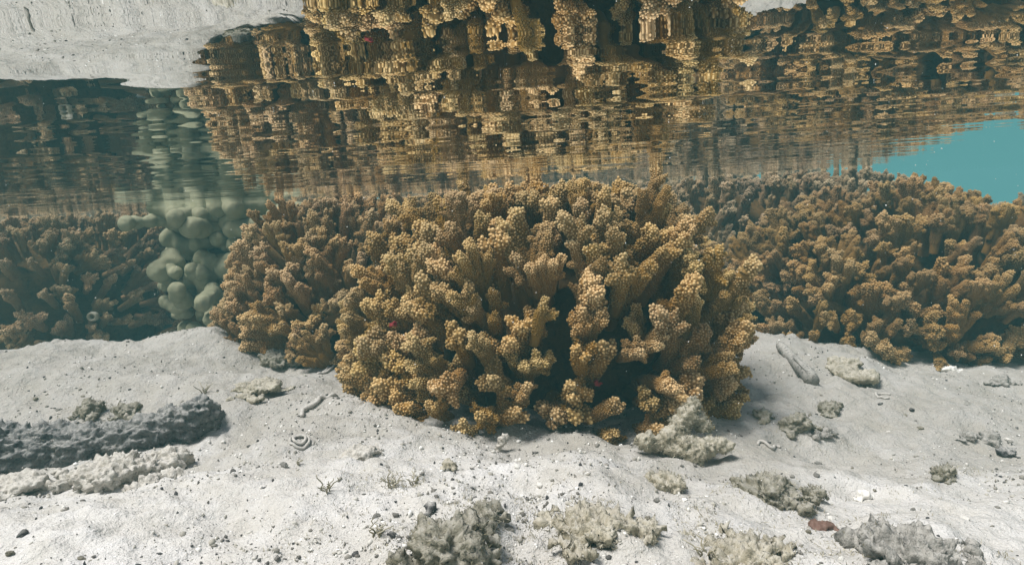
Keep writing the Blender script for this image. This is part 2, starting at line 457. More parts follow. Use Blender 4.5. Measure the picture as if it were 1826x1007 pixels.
def make_branch(seed, kind):
    rg = np.random.default_rng(seed)
    caps = []                      # p0, p1, r0, r1
    def chain(pts, rads):
        for i in range(len(pts) - 1): caps.append((np.array(pts[i], float), np.array(pts[i + 1], float), rads[i], rads[i + 1]))
    def knob(tip, d, r, lo=1, hi=4):           # a rounded finger end with a few lobes
        for q in range(rg.integers(lo, hi)):
            dd = d + rg.normal(0, .55, 3); dd /= np.linalg.norm(dd)
            e = tip + dd * r * rg.uniform(.7, 1.75)
            chain([tip - d * r * .4, e], [r * .8, r * rg.uniform(.40, .55)])
    if kind == 'fan':              # fingers fused side by side into an upright paddle, splitting at the top
        h = rg.uniform(.15, .20); n = int(rg.integers(2, 6)); sp = .0105 * n * rg.uniform(.85, 1.15)
        bend = rg.normal(0, .014)
        chain([(0, 0, -.05), (0, 0, h * .35)], [.021, .024])
        for q in range(n):
            u = (q - (n - 1) / 2) / max(1, (n - 1) / 2)
            x1 = u * sp + rg.normal(0, .003); y1 = bend * (1 - u * u) * 2 + rg.normal(0, .007)
            top = h * (1 - .20 * abs(u) ** 1.6 - abs(rg.normal(0, .08)))
            m = np.array([x1 * .80, y1 * .6, top * .62]); t = np.array([x1 * 1.08, y1 * 1.2, top * .93])
            chain([(x1 * .45, 0, h * .08), m * .7 + np.array([0, 0, .01]), m, t], [.0165, .0175, .019, .0150])
            d = t - m; d /= np.linalg.norm(d); knob(t, d, .0155, 5, 10)
            for _ in range(rg.integers(1, 4)):  # side knobs leaving the paddle's face
                z = top * rg.uniform(.4, .85); a = rg.uniform(0, 6.28); s0 = np.array([x1 * .9, y1 * .8, z]); dd = np.array([math.cos(a) * .8, math.sin(a), rg.uniform(.6, 1.4)]); dd /= np.linalg.norm(dd)
                e = s0 + dd * rg.uniform(.020, .034); chain([s0, e], [.0135, .0095]); knob(e, dd, .0095)
    elif kind == 'column':
        h = rg.uniform(.15, .20); b = rg.normal(0, .016, 2)
        m = np.array([b[0], b[1], h * .55]); t = np.array([b[0] * 1.6 + rg.normal(0, .006), b[1] * 1.6, h * .95])
        chain([(0, 0, -.05), m * .6, m, t], [.018, .019, .020, .0135])
        knob(t, np.array([0, 0, 1.]), .0150, 4, 8)
        for q in range(rg.integers(6, 11)):
            a = rg.uniform(0, 6.28); z = h * rg.uniform(.35, .92); L = rg.uniform(.018, .034)
            s = np.array([b[0] * z / h * 1.6, b[1] * z / h * 1.6, z]); d = np.array([math.cos(a), math.sin(a), rg.uniform(.5, 1.6)]); d /= np.linalg.norm(d)
            e = s + d * L; chain([s, e], [.0145, .0095]); knob(e, d, .0095)
    else:                          # knob: a short stalk with a cluster of rounded lobes
        h = rg.uniform(.085, .12)
        chain([(0, 0, -.05), (0, 0, h * .6)], [.017, .019])
        for q in range(rg.integers(5, 9)):
            a = rg.uniform(0, 6.28); el = rg.uniform(.1, 1.5)
            d = np.array([math.cos(a) * math.cos(el), math.sin(a) * math.cos(el), math.sin(el)])
            s = np.array([0, 0, h * rg.uniform(.4, .7)]); e = s + d * rg.uniform(.022, .045)
            chain([s, e], [.0145, rg.uniform(.0105, .0135)]); knob(e, d, rg.uniform(.0095, .0125), 2, 4)
    Vs, Fs, Ts = [], [], []; off = 0
    rad_max = max(np.linalg.norm(c[1]) for c in caps)
    def reach(P):
        return np.clip(np.linalg.norm(P - np.array([0, 0, -.02]), axis=-1) / (rad_max + .02), 0, 1)
    for p0, p1, r0, r1 in caps:    # bodies: short rounded tubes
        d = p1 - p0; L = np.linalg.norm(d); x, y, d = frame(d); ns = 8
        prof = [(0, r0), (L * .5, (r0 + r1) / 2), (L, r1), (L + r1 * .6, r1 * .8), (L + r1, r1 * .08)]
        a = np.arange(ns) * 2 * math.pi / ns
        V = np.vstack([p0 + d * s + rr_ * (np.cos(a)[:, None] * x + np.sin(a)[:, None] * y) for s, rr_ in prof])
        Fc = []
        for i in range(len(prof) - 1):
            for s in range(ns):
                A = i * ns + s; B = i * ns + (s + 1) % ns
                Fc += [[A, B, B + ns], [A, B + ns, A + ns]]
        Vs.append(V); Fs.append(np.array(Fc) + off); off += len(V)
        Ts.append(.35 * reach(V) ** 7)
    P0 = np.array([c[0] for c in caps]); P1 = np.array([c[1] for c in caps]); R0 = np.array([c[2] for c in caps]); R1 = np.array([c[3] for c in caps])
    D = P1 - P0; LL = (D ** 2).sum(1)
    big = 1.0 if kind != 'knob' else 1.2
    CC, NN, AX = [], [], []
    for ci, (p0, p1, r0, r1) in enumerate(caps):
        d = p1 - p0; L = np.linalg.norm(d); x, y, d = frame(d)
        nt = int((L + r1) * 2 * math.pi * max(r0, r1) / (1.0e-5 * big * big))
        s = rg.uniform(0, L + r1 * 1.25, nt); a = rg.uniform(0, 6.28, nt)
        ph = np.clip((s - L) / (r1 * 1.25), 0, 1) * 1.45; ss = np.minimum(s, L)
        nrm = (np.cos(a)[:, None] * x + np.sin(a)[:, None] * y) * np.cos(ph)[:, None] + d * np.sin(ph)[:, None]
        c = p0 + d * ss[:, None] + nrm * (r0 + (r1 - r0) * ss / L)[:, None]
        rel = c[:, None, :] - P0[None]
        tt = np.clip((rel * D[None]).sum(-1) / LL, 0, 1)
        dist = np.linalg.norm(rel - D[None] * tt[:, :, None], axis=-1) - (R0 + (R1 - R0) * tt)
        dist[:, ci] = 1
        k = (dist.min(1) > -.0008) & (c[:, 2] > -.01)
        CC.append(c[k]); NN.append(nrm[k]); AX.append((nrm + np.array([0, 0, .6]) * (1 if kind != 'knob' else .3) + d * .25)[k])
    CC = np.vstack(CC); NN = np.vstack(NN); AX = np.vstack(AX)
    od = rg.permutation(len(CC)); CC, NN, AX = CC[od], NN[od], AX[od]
    RC = reach(CC); TR = big * (.0021 + .0012 * RC ** 3.5) * rg.uniform(.8, 1.3, len(CC))
    cell = {}; h_ = .008
    for q in range(len(CC)):
        c = CC[q]; tr = TR[q]; key = tuple(np.floor(c / h_).astype(int)); bad = False
        for ax_ in (-1, 0, 1):
            for ay_ in (-1, 0, 1):
                for az_ in (-1, 0, 1):
                    for (o_, t_) in cell.get((key[0] + ax_, key[1] + ay_, key[2] + az_), ()):
                        if (o_[0] - c[0]) ** 2 + (o_[1] - c[1]) ** 2 + (o_[2] - c[2]) ** 2 < ((t_ + tr) * .86) ** 2: bad = True; break
                    if bad: break
                if bad: break
            if bad: break
        if bad: continue
        cell.setdefault(key, []).append((c, tr))
        x_, y_, z_ = frame(AX[q]); el = rg.uniform(1.05, 1.5)
        V = c - NN[q] * tr * .25 + tr * (_DV[:, :1] * x_ + _DV[:, 1:2] * y_ + el * _DV[:, 2:] * z_)
        Vs.append(V); Fs.append(_DF + off); off += len(V)
        Ts.append(np.clip(.34 * _DT ** 2 + (.25 + .75 * _DT) * .95 * RC[q] ** 5, 0, 1))
    return mesh_from('branch_' + kind, np.vstack(Vs), np.vstack(Fs), M['coral_main'], {'tip': np.concatenate(Ts)})

BR = {'fan': [make_branch(100 + i, 'fan') for i in range(12)],
      'column': [make_branch(200 + i, 'column') for i in range(8)],
      'knob': [make_branch(300 + i, 'knob') for i in range(8)]}

def colony(name, label, group, ctr, semi, n, mat, seed, mix=(.5, .2, .3), scale=1.0, zlow=-.45, pw=2.4, cull=-.25, top=SURF - .008, inset=.20, up=.5, uneven=.07, holes=0.0):
    """a dome of branches on a dead core; semi = half axes of the outer (tip) surface"""
    rg = np.random.default_rng(seed)
    ctr = np.array(ctr, float); semi = np.array(semi, float)
    base_z = float(zt(np.array([ctr[0]]), np.array([ctr[1]]))[0])
    root = empty(name, (ctr[0], ctr[1], base_z), label, 'coral', group)
    rp = np.array(root.location)
    def surf_pt(u):
        k = (np.abs(u / semi) ** pw).sum(-1) ** (-1 / pw)
        w = 1 + uneven * fbm(u * 2.7 + seed, seed, 3)
        return u * (k * w)[:, None]
    # dead core
    V0, F0 = ico(4)
    Pc = surf_pt(V0)
    L = np.linalg.norm(Pc, axis=1)[:, None]
    Pc = Pc * (1 - inset * scale / L)
    Pc = Pc * (1 + .10 * fbm(V0 * 9, seed + 3, 3))[:, None]
    Pc[:, 2] = np.where(Pc[:, 2] < 0, Pc[:, 2] * .8, Pc[:, 2])
    Wc = Pc + ctr - rp
    link('dead_core', mesh_from('dead_core', Wc, F0, M['core']), root)
    # spread the branches evenly
    u = rg.normal(0, 1, (9000, 3)); u /= np.linalg.norm(u, axis=1)[:, None]
    Pt = surf_pt(u)
    g = np.sign(Pt) * np.abs(Pt / semi) ** (pw - 1) / semi; g /= np.linalg.norm(g, axis=1)[:, None]
    Wp = Pt + ctr
    view = -Wp / np.linalg.norm(Wp, axis=1)[:, None]
    ok = (Pt[:, 2] > zlow * semi[2]) & (((g * view).sum(1) > cull) | (g[:, 2] > .55) & ((g * view).sum(1) > cull - .4))
    ok &= Wp[:, 2] > zt(Wp[:, 0], Wp[:, 1]) + .015
    Wp, g, Pt = Wp[ok], g[ok], Pt[ok]
    area = len(Wp) / 9000.0
    lo, hi = .005, .3
    for it in range(14):
        sp = (lo + hi) / 2; keep = []
        KP = np.zeros((0, 3))
        for i in range(len(Wp)):
            if len(KP) == 0 or ((KP - Wp[i]) ** 2).sum(1).min() > sp * sp:
                keep.append(i); KP = np.vstack([KP, Wp[i]])
                if len(keep) > n * 1.3: break
        if len(keep) > n: lo = sp
        else: hi = sp
    for i in keep[:300]:
        lift = np.clip((Pt[i][2] / semi[2] + .35) / .5, 0, 1)
        d = g[i] + np.array([0, 0, up * lift]) + rg.normal(0, .2, 3)
        d /= np.linalg.norm(d)
        low = Pt[i][2] < .12 * semi[2]
        pr = np.array(mix, float)
        if low: pr = np.array([pr[0] * .45, pr[1] * .4, pr[2] + .9])
        kind = ['fan', 'column', 'knob'][rg.choice(3, p=pr / pr.sum())]
        me = BR[kind][rg.integers(len(BR[kind]))]
        hl = {'fan': .18, 'column': .185, 'knob': .12}[kind]
        s = scale * .86 * rg.uniform(.7, 1.2)
        tip = Wp[i] + d * rg.normal(.0, .016) * scale
        if rg.random() < holes: tip = tip - d * .05 * scale
        tip[2] = min(tip[2], top - rg.uniform(0, .012))
        b = tip - d * hl * s
        x, y, z = frame(d); a = rg.normal(0, .9)
        side = np.cross(d, view[0]); side /= max(1e-6, np.linalg.norm(side))
        x = side - d * side.dot(d); x /= np.linalg.norm(x); y = np.cross(d, x)
        x, y = x * math.cos(a) + y * math.sin(a), -x * math.sin(a) + y * math.cos(a)
        m = Matrix(((x[0] * s, y[0] * s, d[0] * s, b[0] - rp[0]), (x[1] * s, y[1] * s, d[1] * s, b[1] - rp[1]), (x[2] * s, y[2] * s, d[2] * s, b[2] - rp[2]), (0, 0, 0, 1)))
        o = link('branch', me, root, mw=m)
        o.material_slots[0].link = 'OBJECT'; o.material_slots[0].material = mat
    return root

def C(px, py, D):
    p = P_at(px, py, D); return (p.x, p.y, p.z)

GRP = 'branching coral colonies'
# the big colony in the middle
c = P_at(975, 640, 1.66)
colony('branching_coral', 'large golden brown branching coral dome with pale knobbly tips beside the forked rubble', GRP, (c.x, c.y, -.385), (.475, .45, .43), 240, M['coral_main'], 11)
# behind it to the left
c = P_at(612, 520, 2.22)
colony('branching_coral', 'tan bushy coral behind the largest dome, next to the smooth grey-green lobed coral', GRP, (c.x, c.y, -.36), (.40, .40, .415), 170, M['coral_left'], 23, scale=.9, pw=2.0)
# far left, beyond the sand ridge
c = P_at(60, 500, 3.05)
colony('branching_coral', 'dim brown branching coral beyond the sand ridge with a pale ring among its branches', GRP, (c.x, c.y, -.46), (.66, .62, .57), 290, M['coral_far'], 37, scale=.92, pw=2.9, zlow=-.95, up=.25, inset=.23)
c = P_at(-330, 500, 2.9)
colony('branching_coral', 'dim brown branching coral at the outer end of the sand ridge', GRP, (c.x, c.y, -.46), (.5, .5, .56), 150, M['coral_far'], 39, scale=.95, pw=2.9, zlow=-.95, up=.25, inset=.23)
# right
c = P_at(1590, 520, 2.42)
colony('branching_coral', 'broad ochre branching coral with upright paddles behind the flat grey slab', GRP, (c.x, c.y, -.52), (.60, .5, .47), 225, M['coral_right'], 41, mix=(.65, .15, .2), scale=1.0, up=.6)
c = P_at(1330, 420, 3.2)
colony('branching_coral', 'hazy olive brown coral ridge between the golden dome and open blue water', GRP, (c.x, c.y, -.47), (.80, .6, .55), 270, M['coral_back'], 53, scale=.9, up=.5, pw=3.2)
c = P_at(1840, 470, 3.5)
colony('branching_coral', 'faded olive coral standing alone against the open turquoise water', GRP, (c.x, c.y, -.62), (.55, .45, .47), 90, M['coral_back'], 59, scale=1.0, up=.5)
# behind the middle
c = P_at(700, 420, 3.1)
colony('branching_coral', 'brown coral glimpsed behind the golden dome just under the surface', GRP, (c.x, c.y, -.45), (.75, .5, .54), 160, M['coral_left'], 61, scale=.95, up=.5, pw=3.2)

# reef farther back, right under the surface
for px_, D_, rx_, n_, lb in ((120, 4.4, .95, 220, 'shadowy coral bank far behind the dim brown coral'),
                             (640, 4.4, .95, 220, 'shadowy coral bank far behind the tan bushy coral'),
                             (1150, 4.4, .95, 220, 'shadowy coral bank far behind the golden dome'),
                             (380, 5.7, 1.1, 140, 'faint coral bank in the gap behind the lobed coral'),
                             (900, 5.7, 1.1, 140, 'faint coral bank skimming the surface behind the golden dome'),
                             (1330, 5.7, .7, 110, 'faint coral bank at the edge of the open turquoise water'),
                             (-120, 5.5, 1.1, 110, 'faint coral bank behind the outer end of the sand ridge')):
    c = P_at(px_, 420, D_)
    colony('branching_coral', lb, GRP, (c.x, c.y, -.50), (rx_, .5, .62), n_, M['coral_back'], int(px_) + 200, scale=1.2, pw=3.6, top=SURF - .002, zlow=.2)

# ------------------------------------------------------------------ smooth lobed coral
def lobed_coral():
    c = P_at(370, 470, 2.75)
    root = empty('lobed_coral', (c.x, c.y, float(zt(np.array([c.x]), np.array([c.y]))[0])), 'smooth grey-green coral of rounded finger-like lobes between two bushy brown corals', 'coral')
    rg = np.random.default_rng(5); rp = np.array(root.location)
    # core
    V0, F0 = ico(4); cc = np.array([c.x + .02, c.y + .16, -.38]) - rp
    V = V0 * np.array([.22, .20, .36]) * (1 + .08 * fbm(V0 * 4, 8, 3))[:, None] + cc
    link('dead_core', mesh_from('dead_core', V, F0, M['core']), root)
    meshes = []
    for i in range(12):
        k = rg.integers(2, 6); sp = [((0, 0, 0), rg.uniform(.036, .046))]; p = np.zeros(3); d = rg.normal(0, 1, 3); d[2] = abs(d[2]) * .3
        for q in range(k):
            dd = d / np.linalg.norm(d) + rg.normal(0, .45, 3); p = p + dd * .026; sp.append((tuple(p), rg.uniform(.030, .043)))
        sp.append(((0, .05, -.03), .03)); sp.append(((0, .09, -.05), .024))
        V, N, Fq = blob(sp, .007, 7, 3)
        V += N * (.003 * fbm(V * 40, i, 2))[:, None]
        meshes.append(mesh_from('lobe', V, Fq, M['lobe']))
    spots = [(300,385),(345,390),(395,380),(350,360),(420,355),(300,360),(385,345),(450,360),(470,345),(375,410),(405,420),(425,400),(330,425),(345,455),(310,462),(375,455),(400,450),
             (285,490),(315,490),(350,490),(300,515),(365,500),(390,485),(345,530),(365,535),(310,540),(318,570),(385,520),(400,530),(275,470),(420,440),(440,420),(455,395),(330,345),(410,330),(480,370)]
    for (px, py) in spots + [(a + rg.normal(0, 10), b + rg.normal(0, 10)) for a, b in spots]:
        D = 2.62 + rg.uniform(-.06, .14) + .00045 * max(0, 480 - py) - .0009 * max(0, px - 380) * (py > 480)
        p = np.array(P_at(px + 14, py + 16, D)); p[2] = min(p[2], SURF - .03)
        s = rg.uniform(.75, 1.15) * (1 if py < 480 else .78)
        e = Euler((rg.normal(0, .25), rg.normal(0, .5), rg.normal(0, .5)))
        m = Matrix.Translation(Vector(p - rp)) @ e.to_matrix().to_4x4() @ Matrix.Scale(s, 4)
        link('lobe', meshes[rg.integers(len(meshes))], root, mw=m)
lobed_coral()

# ------------------------------------------------------------------ rubble, rocks, weeds
def strips(rg, bases, nrms, L=.006, w=.0004, curl=.5):
    """little curved blades growing from given spots"""
    Vs, Fs = [], []; o = 0
    for b, n in zip(bases, nrms):
        d = n + rg.normal(0, .45, 3); d /= np.linalg.norm(d); x, y, d = frame(d)
        a = rg.uniform(0, 6.28); s = x * math.cos(a) + y * math.sin(a); q = np.cross(d, s) * rg.normal(0, curl)
        l = L * rg.uniform(.4, 1.3); ww = w * rg.uniform(.6, 1.3)
        p1 = b + d * l * .55 + q * l * .2; p2 = b + d * l + q * l * .7
        Vs.append(np.array([b - s * ww, b + s * ww, p1 + s * ww * .8, p1 - s * ww * .8, p2]))
        Fs += [[o, o + 1, o + 2], [o, o + 2, o + 3], [o + 3, o + 2, o + 4]]; o += 5
    return mesh_from('algae_fuzz', np.vstack(Vs), np.array(Fs))

def rough_mesh(name, V, N, Fq, mat, amp, freq, seed, ridged=False, along=1.0):
    h = fbm(V * freq * np.array([along, 1, 1]), seed, 4, .62)
    if ridged: h = .5 - np.abs(h)
    V = V + N * (amp * h)[:, None]
    V = V + N * (.0028 * (fbm(V * 210, seed + 9, 3) - .8 * np.clip(fbm(V * 120, seed + 5, 2), 0, 1)))[:, None]
    return mesh_from(name, V, Fq, mat), V

def lump_thing(name, label, cat, base, sph, mat, voxel=.005, amp=.006, freq=60, seed=1, fuzz=0, fuzz_mat='turf_pale', fuzz_len=.005, group=None, part='body', rotz=0, ridged=False, along=1.0):
    V, N, Fq = blob(sph, voxel, 3)
    me, V2 = rough_mesh(part, V, N, Fq, M[mat], amp, freq, seed, ridged, along)
    if fuzz:
        root = empty(name, base, label, cat, group); root.rotation_euler = (0, 0, rotz)
        link(part, me, root)
        rg = np.random.default_rng(seed + 50)
        ii = rg.integers(0, len(V2), int(fuzz * 1.1))
        ii = ii[fbm(V2[ii] * 25, seed, 2) > -.25]
        fm = strips(rg, V2[ii], N[ii], fuzz_len); fm.materials.append(M[fuzz_mat])
        tag(link('algae_fuzz', fm, root), kind='stuff')
    else:
        root = link(name, me, loc=base); root.rotation_euler = (0, 0, rotz); tag(root, label, cat, group)
    return root

def scale_at(p): return p.y / F_PX / math.cos(R(7))      # metres per photo pixel at that distance

# long dead branch on the left
def dead_log():
    pts = [ground(-110, 835), ground(0, 822), ground(110, 815), ground(215, 800), ground(300, 783), ground(362, 772)]
    base = pts[2].copy(); rg = np.random.default_rng(3)
    sph = []
    rad = [.050, .050, .046, .041, .036, .031]
    zz = [.014, .014, .014, .016, .022, .022]
    for i in range(len(pts) - 1):
        for q in range(6):
            t = q / 6
            p = pts[i].lerp(pts[i + 1], t) - base; r = rad[i] * (1 - t) + rad[i + 1] * t
            p.z += zz[i] * (1 - t) + zz[i + 1] * t
            sph.append(((p.x + rg.normal(0, .005), p.y + rg.normal(0, .005), p.z + rg.normal(0, .004)), (r * 1.0, r * 1.0, r * rg.uniform(.85, 1.05))))
    e = pts[-1] - base
    for q in range(5): sph.append(((e.x + rg.normal(-.005, .014), e.y + rg.normal(0, .012), e.z + .026 + rg.normal(0, .012)), .026))
    lump_thing('dead_branch', 'long dark grey dead coral branch lying half buried in the sand', 'dead coral', base, sph, 'log', .0030, .009, 85, 4, fuzz=1800, fuzz_mat='turf', fuzz_len=.005, along=.4)
dead_log()

# forked fragment at the foot of the big colony
def fragment():
    b = ground(1222, 818); s = scale_at(b)
    def q(px, py, dy, r): return (((px - 1222) * s, dy, (818 - py) * s + .010), r * s * .82)
    sph = [q(1150, 790, -.005, 24), q(1175, 795, 0, 21), q(1195, 785, .0, 24), q(1215, 768, .01, 25), q(1232, 752, .015, 23), q(1243, 735, .02, 17), q(1246, 722, .022, 9), q(1254, 760, .02, 18), q(1262, 775, .015, 17),
           q(1220, 800, -.02, 27), q(1240, 805, -.025, 27), q(1262, 800, -.02, 24), q(1282, 800, -.02, 19), q(1298, 801, -.018, 11), q(1233, 818, -.03, 18), q(1200, 803, -.01, 20)]
    lump_thing('coral_fragment', 'forked piece of pale dead coral furred with algae at the foot of the golden dome', 'dead coral', b, sph, 'rubble', .0032, .004, 80, 8, fuzz=4200, fuzz_len=.0055)
fragment()

def rock(name, label, px, py, w, h, mat, seed, depth=.9, cat='rock', amp=.006, freq=60, fuzz=0, fuzz_mat='turf', group=None, fuzz_len=.005, sink=.55, voxel=None, ridged=False, nb=6, rotz=0):
    """(px, py): foot of it in the photograph; w, h its size there"""
    rg = np.random.default_rng(seed)
    b = ground(px, py); s = scale_at(b); a = w * s / 2; c = h * s / 2; d = a * depth
    sph = [((0, 0, c * (1 - sink)), (a * .72, d * .72, c * .95))]
    for q in range(nb):
        t = rg.uniform(0, 6.28); k = rg.uniform(.35, .62)
        sph.append(((math.cos(t) * a * k, math.sin(t) * d * k, c * (1 - sink) + rg.uniform(-.35, .3) * c), (a * rg.uniform(.28, .48), d * rg.uniform(.28, .48), c * rg.uniform(.45, .75))))
    for q in range(nb + 4):            # crumbled skirt sunk in the sand
        t = rg.uniform(0, 6.28); k = rg.uniform(.75, 1.3)
        sph.append(((math.cos(t) * a * k, math.sin(t) * d * k, rg.uniform(-.1, .12) * c), (a * rg.uniform(.14, .34), d * rg.uniform(.14, .34), c * rg.uniform(.2, .42))))
    v = voxel or max(.0028, min(.006, min(a, c) / 9))
    b.y += d * .3
    return lump_thing(name, label, cat, b, sph, mat, v, amp, freq, seed, fuzz, fuzz_mat, fuzz_len, group, 'body', rotz, ridged)

rock('rubble_block', 'pitted pale rubble block leaning in front of the dark dead branch', 185, 868, 175, 62, 'pale', 12, amp=.008, freq=95)
rock('rubble_block', 'smaller sand-dusted block under the clubbed end of the dead branch', 300, 835, 100, 50, 'pale', 13, amp=.006)
rock('rubble_block', 'rounded pale lump at the broad end of the dead branch', 25, 880, 130, 42, 'pale', 14, amp=.004)
rock('algae_rock', 'squat olive algae clump just behind the dead branch', 160, 742, 62, 38, 'olive', 15, fuzz=500)
rock('algae_rock', 'low dusky algae clump behind the dead branch, next to the squat one', 222, 742, 55, 28, 'olive', 16, fuzz=420)
rock('algae_rock', 'large turf-covered rock with black pits in the front sand', 795, 1020, 185, 115, 'olive', 17, fuzz=600, amp=.012, freq=80, fuzz_len=.006, fuzz_mat='turf')
rock('dark_stone', 'glossy black pebble lodged on the turf-covered front rock', 768, 915, 34, 18, 'dark', 18, amp=.002, sink=-.2)
rock('dark_stone', 'small blue-black chip lower on the turf-covered front rock', 772, 955, 17, 15, 'dark', 19, amp=.002, sink=-.6)
rock('algae_rock', 'fuzzy low mound beside the turf-covered front rock', 860, 930, 90, 38, 'olive', 20, fuzz=700, fuzz_mat='turf_pale')
rock('rubble_patch', 'crumbly patch of twiggy rubble on the open front sand', 1065, 955, 190, 34, 'rubble', 21, amp=.010, freq=110, fuzz=500, fuzz_mat='turf_pale', fuzz_len=.005)
rock('algae_rock', 'shaggy olive mound with dark turf on the right-hand sand', 1378, 893, 118, 56, 'olive', 22, fuzz=900, amp=.010, freq=90)
rock('algae_rock', 'small brown tuft-topped stone beside the shaggy olive mound', 1450, 888, 48, 32, 'olive', 23, fuzz=350)
rock('dark_shell', 'dark reddish brown elongated shell lying in the sand', 1465, 944, 68, 22, 'shell', 24, amp=.002, depth=.5, cat='shell')
rock('dark_stone', 'broken line of dark crusted stones at the front corner', 1640, 1010, 200, 58, 'grey', 25, amp=.012, freq=90, fuzz=500, fuzz_mat='turf')
rock('dark_stone', 'black chip on the crusted stones at the front corner', 1597, 985, 34, 30, 'dark', 26, amp=.003)
rock('rubble_patch', 'low brown crumbly rubble ridge on the front sand', 1330, 1000, 180, 32, 'rubble', 27, amp=.010, freq=100, fuzz=400, fuzz_mat='turf')
rock('white_shell', 'small white half shell tipped on its side', 1540, 890, 30, 24, 'white', 28, amp=.001, cat='shell')
def slab():
    b = ground(1522, 668); s = scale_at(b); rg = np.random.default_rng(29); sph = []
    for k in range(26):                # a thick bent plate, open on one side
        t = 1.0 + k / 25 * 4.6; rr_ = 25 * s * rg.uniform(.85, 1.1)
        sph.append(((math.cos(t) * rr_, math.sin(t) * rr_ * 1.5, .012 + .010 * math.sin(t)), (17 * s, 20 * s, .010 + .003 * rg.random())))
    sph.append(((-10 * s, 10 * s, .014), (20 * s, 30 * s, .010)))
    lump_thing('grey_slab', 'flat grey shell-like slab propped against the ochre coral', 'dead coral', b, sph, 'rubble', .004, .005, 60, 29, fuzz=500)
slab()
rock('algae_rock', 'brown weedy stone with a steep side between slab and golden dome', 1425, 768, 62, 42, 'olive', 30, fuzz=500)
rock('algae_rock', 'dusty stone cluster behind the brown weedy stone', 1480, 738, 52, 28, 'olive', 31, fuzz=250)
rock('algae_rock', 'dark weedy stone in front of the dusty stone cluster', 1465, 776, 45, 20, 'grey', 32, fuzz=250)
rock('algae_rock', 'pale weedy lump in the shade right of the forked fragment', 1362, 748, 42, 30, 'rubble', 33, fuzz=300)
rock('algae_rock', 'soft brown mound below the forked fragment', 1190, 872, 75, 34, 'rubble', 34, fuzz=500, fuzz_mat='turf_pale')
rock('pale_slab', 'bluish white shell plate at the edge of the ochre coral', 1690, 662, 48, 16, 'white', 35, amp=.003, cat='shell')
rock('dark_stone', 'slate grey stone on the far right sand', 1790, 684, 42, 20, 'grey', 36, amp=.003)
rock('dark_stone', 'dark slanting stone on the right sand slope', 1770, 790, 52, 28, 'grey', 37, amp=.004)
rock('dark_stone', 'low dark stone below the slanting one', 1800, 812, 50, 18, 'dark', 38, amp=.003)
rock('dark_stone', 'oval brown stone beside the slanting one', 1730, 786, 40, 18, 'grey', 39, amp=.003)
rock('algae_rock', 'dark mossy stone above the pale front slope at right', 1690, 855, 52, 32, 'olive', 40, fuzz=300)
rock('pebble', 'pinkish brown pebble in front of the golden dome', 800, 838, 36, 20, 'rubble', 41, amp=.003)
rock('grey_slab', 'low grey mound of packed sand near the front of the golden dome', 640, 815, 85, 24, 'pale', 42, amp=.003)
rock('algae_rock', 'grey weedy rubble under the tan bushy coral', 485, 648, 80, 32, 'olive', 43, fuzz=250)
rock('algae_rock', 'brown weedy smear of rubble on the slope below the tan bushy coral', 455, 700, 110, 20, 'rubble', 44, fuzz=500, fuzz_mat='turf')
rock('pale_slab', 'white dead knob poking out beneath the broad ochre coral', 1517, 560, 22, 18, 'white', 45, amp=.002)

# upright little tube
def stub():
    b = ground(893, 803); s = scale_at(b)
    sph = [((-.004, 0, .0), .007), ((-.002, 0, .009), .0075), ((.003, 0, .017), .0085), ((.007, 0, .022), .0085), ((.0, -.002, .023), .005)]
    lump_thing('tube_stub', 'small cream stub standing in the sand in front of the golden dome', 'dead coral', b, sph, 'pale', .0022, .002, 160, 46)
stub()

# stick
def stick():
    a = ground(1392, 625); b = ground(1450, 688); base = a.lerp(b, .5)
    n = 14; path = []
    for i in range(n):
        p = a.lerp(b, i / (n - 1)) - base; path.append((p.x, p.y, p.z + .012))
    V, Fc = tube(path, np.linspace(.013, .018, n) * (1 + .1 * np.sin(np.arange(n) * 2.3)), 12)
    root = empty('dead_stick', base, 'straight grey coral stick lying between the golden dome and the ochre coral', 'dead coral')
    link('shaft', mesh_from('shaft', V, Fc, M['grey']), root)
    rg = np.random.default_rng(2)
    for k in range(3):
        V2, F2 = tube([(path[j][0] + .012 * math.cos(k * 2), path[j][1], path[j][2] + .010 + .003 * k) for j in range(5 + k, 13)], .0032, 6)
        link('ridge', mesh_from('ridge', V2, F2, M['grey']), root)
stick()

# worm casts: coiled cords of sand
def cast(label, px, py, path_fn, r):
    b = ground(px, py); t = np.linspace(0, 1, 140)
    path = np.array([path_fn(v) for v in t]); path[:, 2] += zt(path[:, 0] + b.x, path[:, 1] + b.y) - b.z + r * .8
    V, Fc = tube(path, r, 6)
    tag(link('worm_cast', mesh_from('worm_cast', V, Fc, M['cast']), loc=b), label, 'worm cast', 'sand worm casts')
cast('flat round coil of sand cord on the open slope', 536, 787, lambda v: (math.cos(v * 15) * (.020 - .013 * v), math.sin(v * 15) * (.020 - .013 * v), .003 * v), .0026)
cast('looped rope of sand cord beside the golden dome', 578, 664, lambda v: (.012 * math.sin(v * 9) + .02 * (v - .5), .05 * math.cos(v * 6.28), .002 * math.sin(v * 9)), .0038)
cast('crooked ridge of sand cord trailing down the slope', 566, 715, lambda v: (.03 * (.5 - v) * 1.6 + .006 * math.sin(v * 14), -.12 * (v - .5), .002), .005)
cast('broken ring of sand cord on the right sand', 1575, 705, lambda v: (math.cos(v * 5) * .016, math.sin(v * 5) * .016, 0), .003)
cast('small loose squiggle of sand cord right of the forked fragment', 1372, 795, lambda v: (.045 * (v - .5), .008 * math.sin(v * 9), 0), .003)

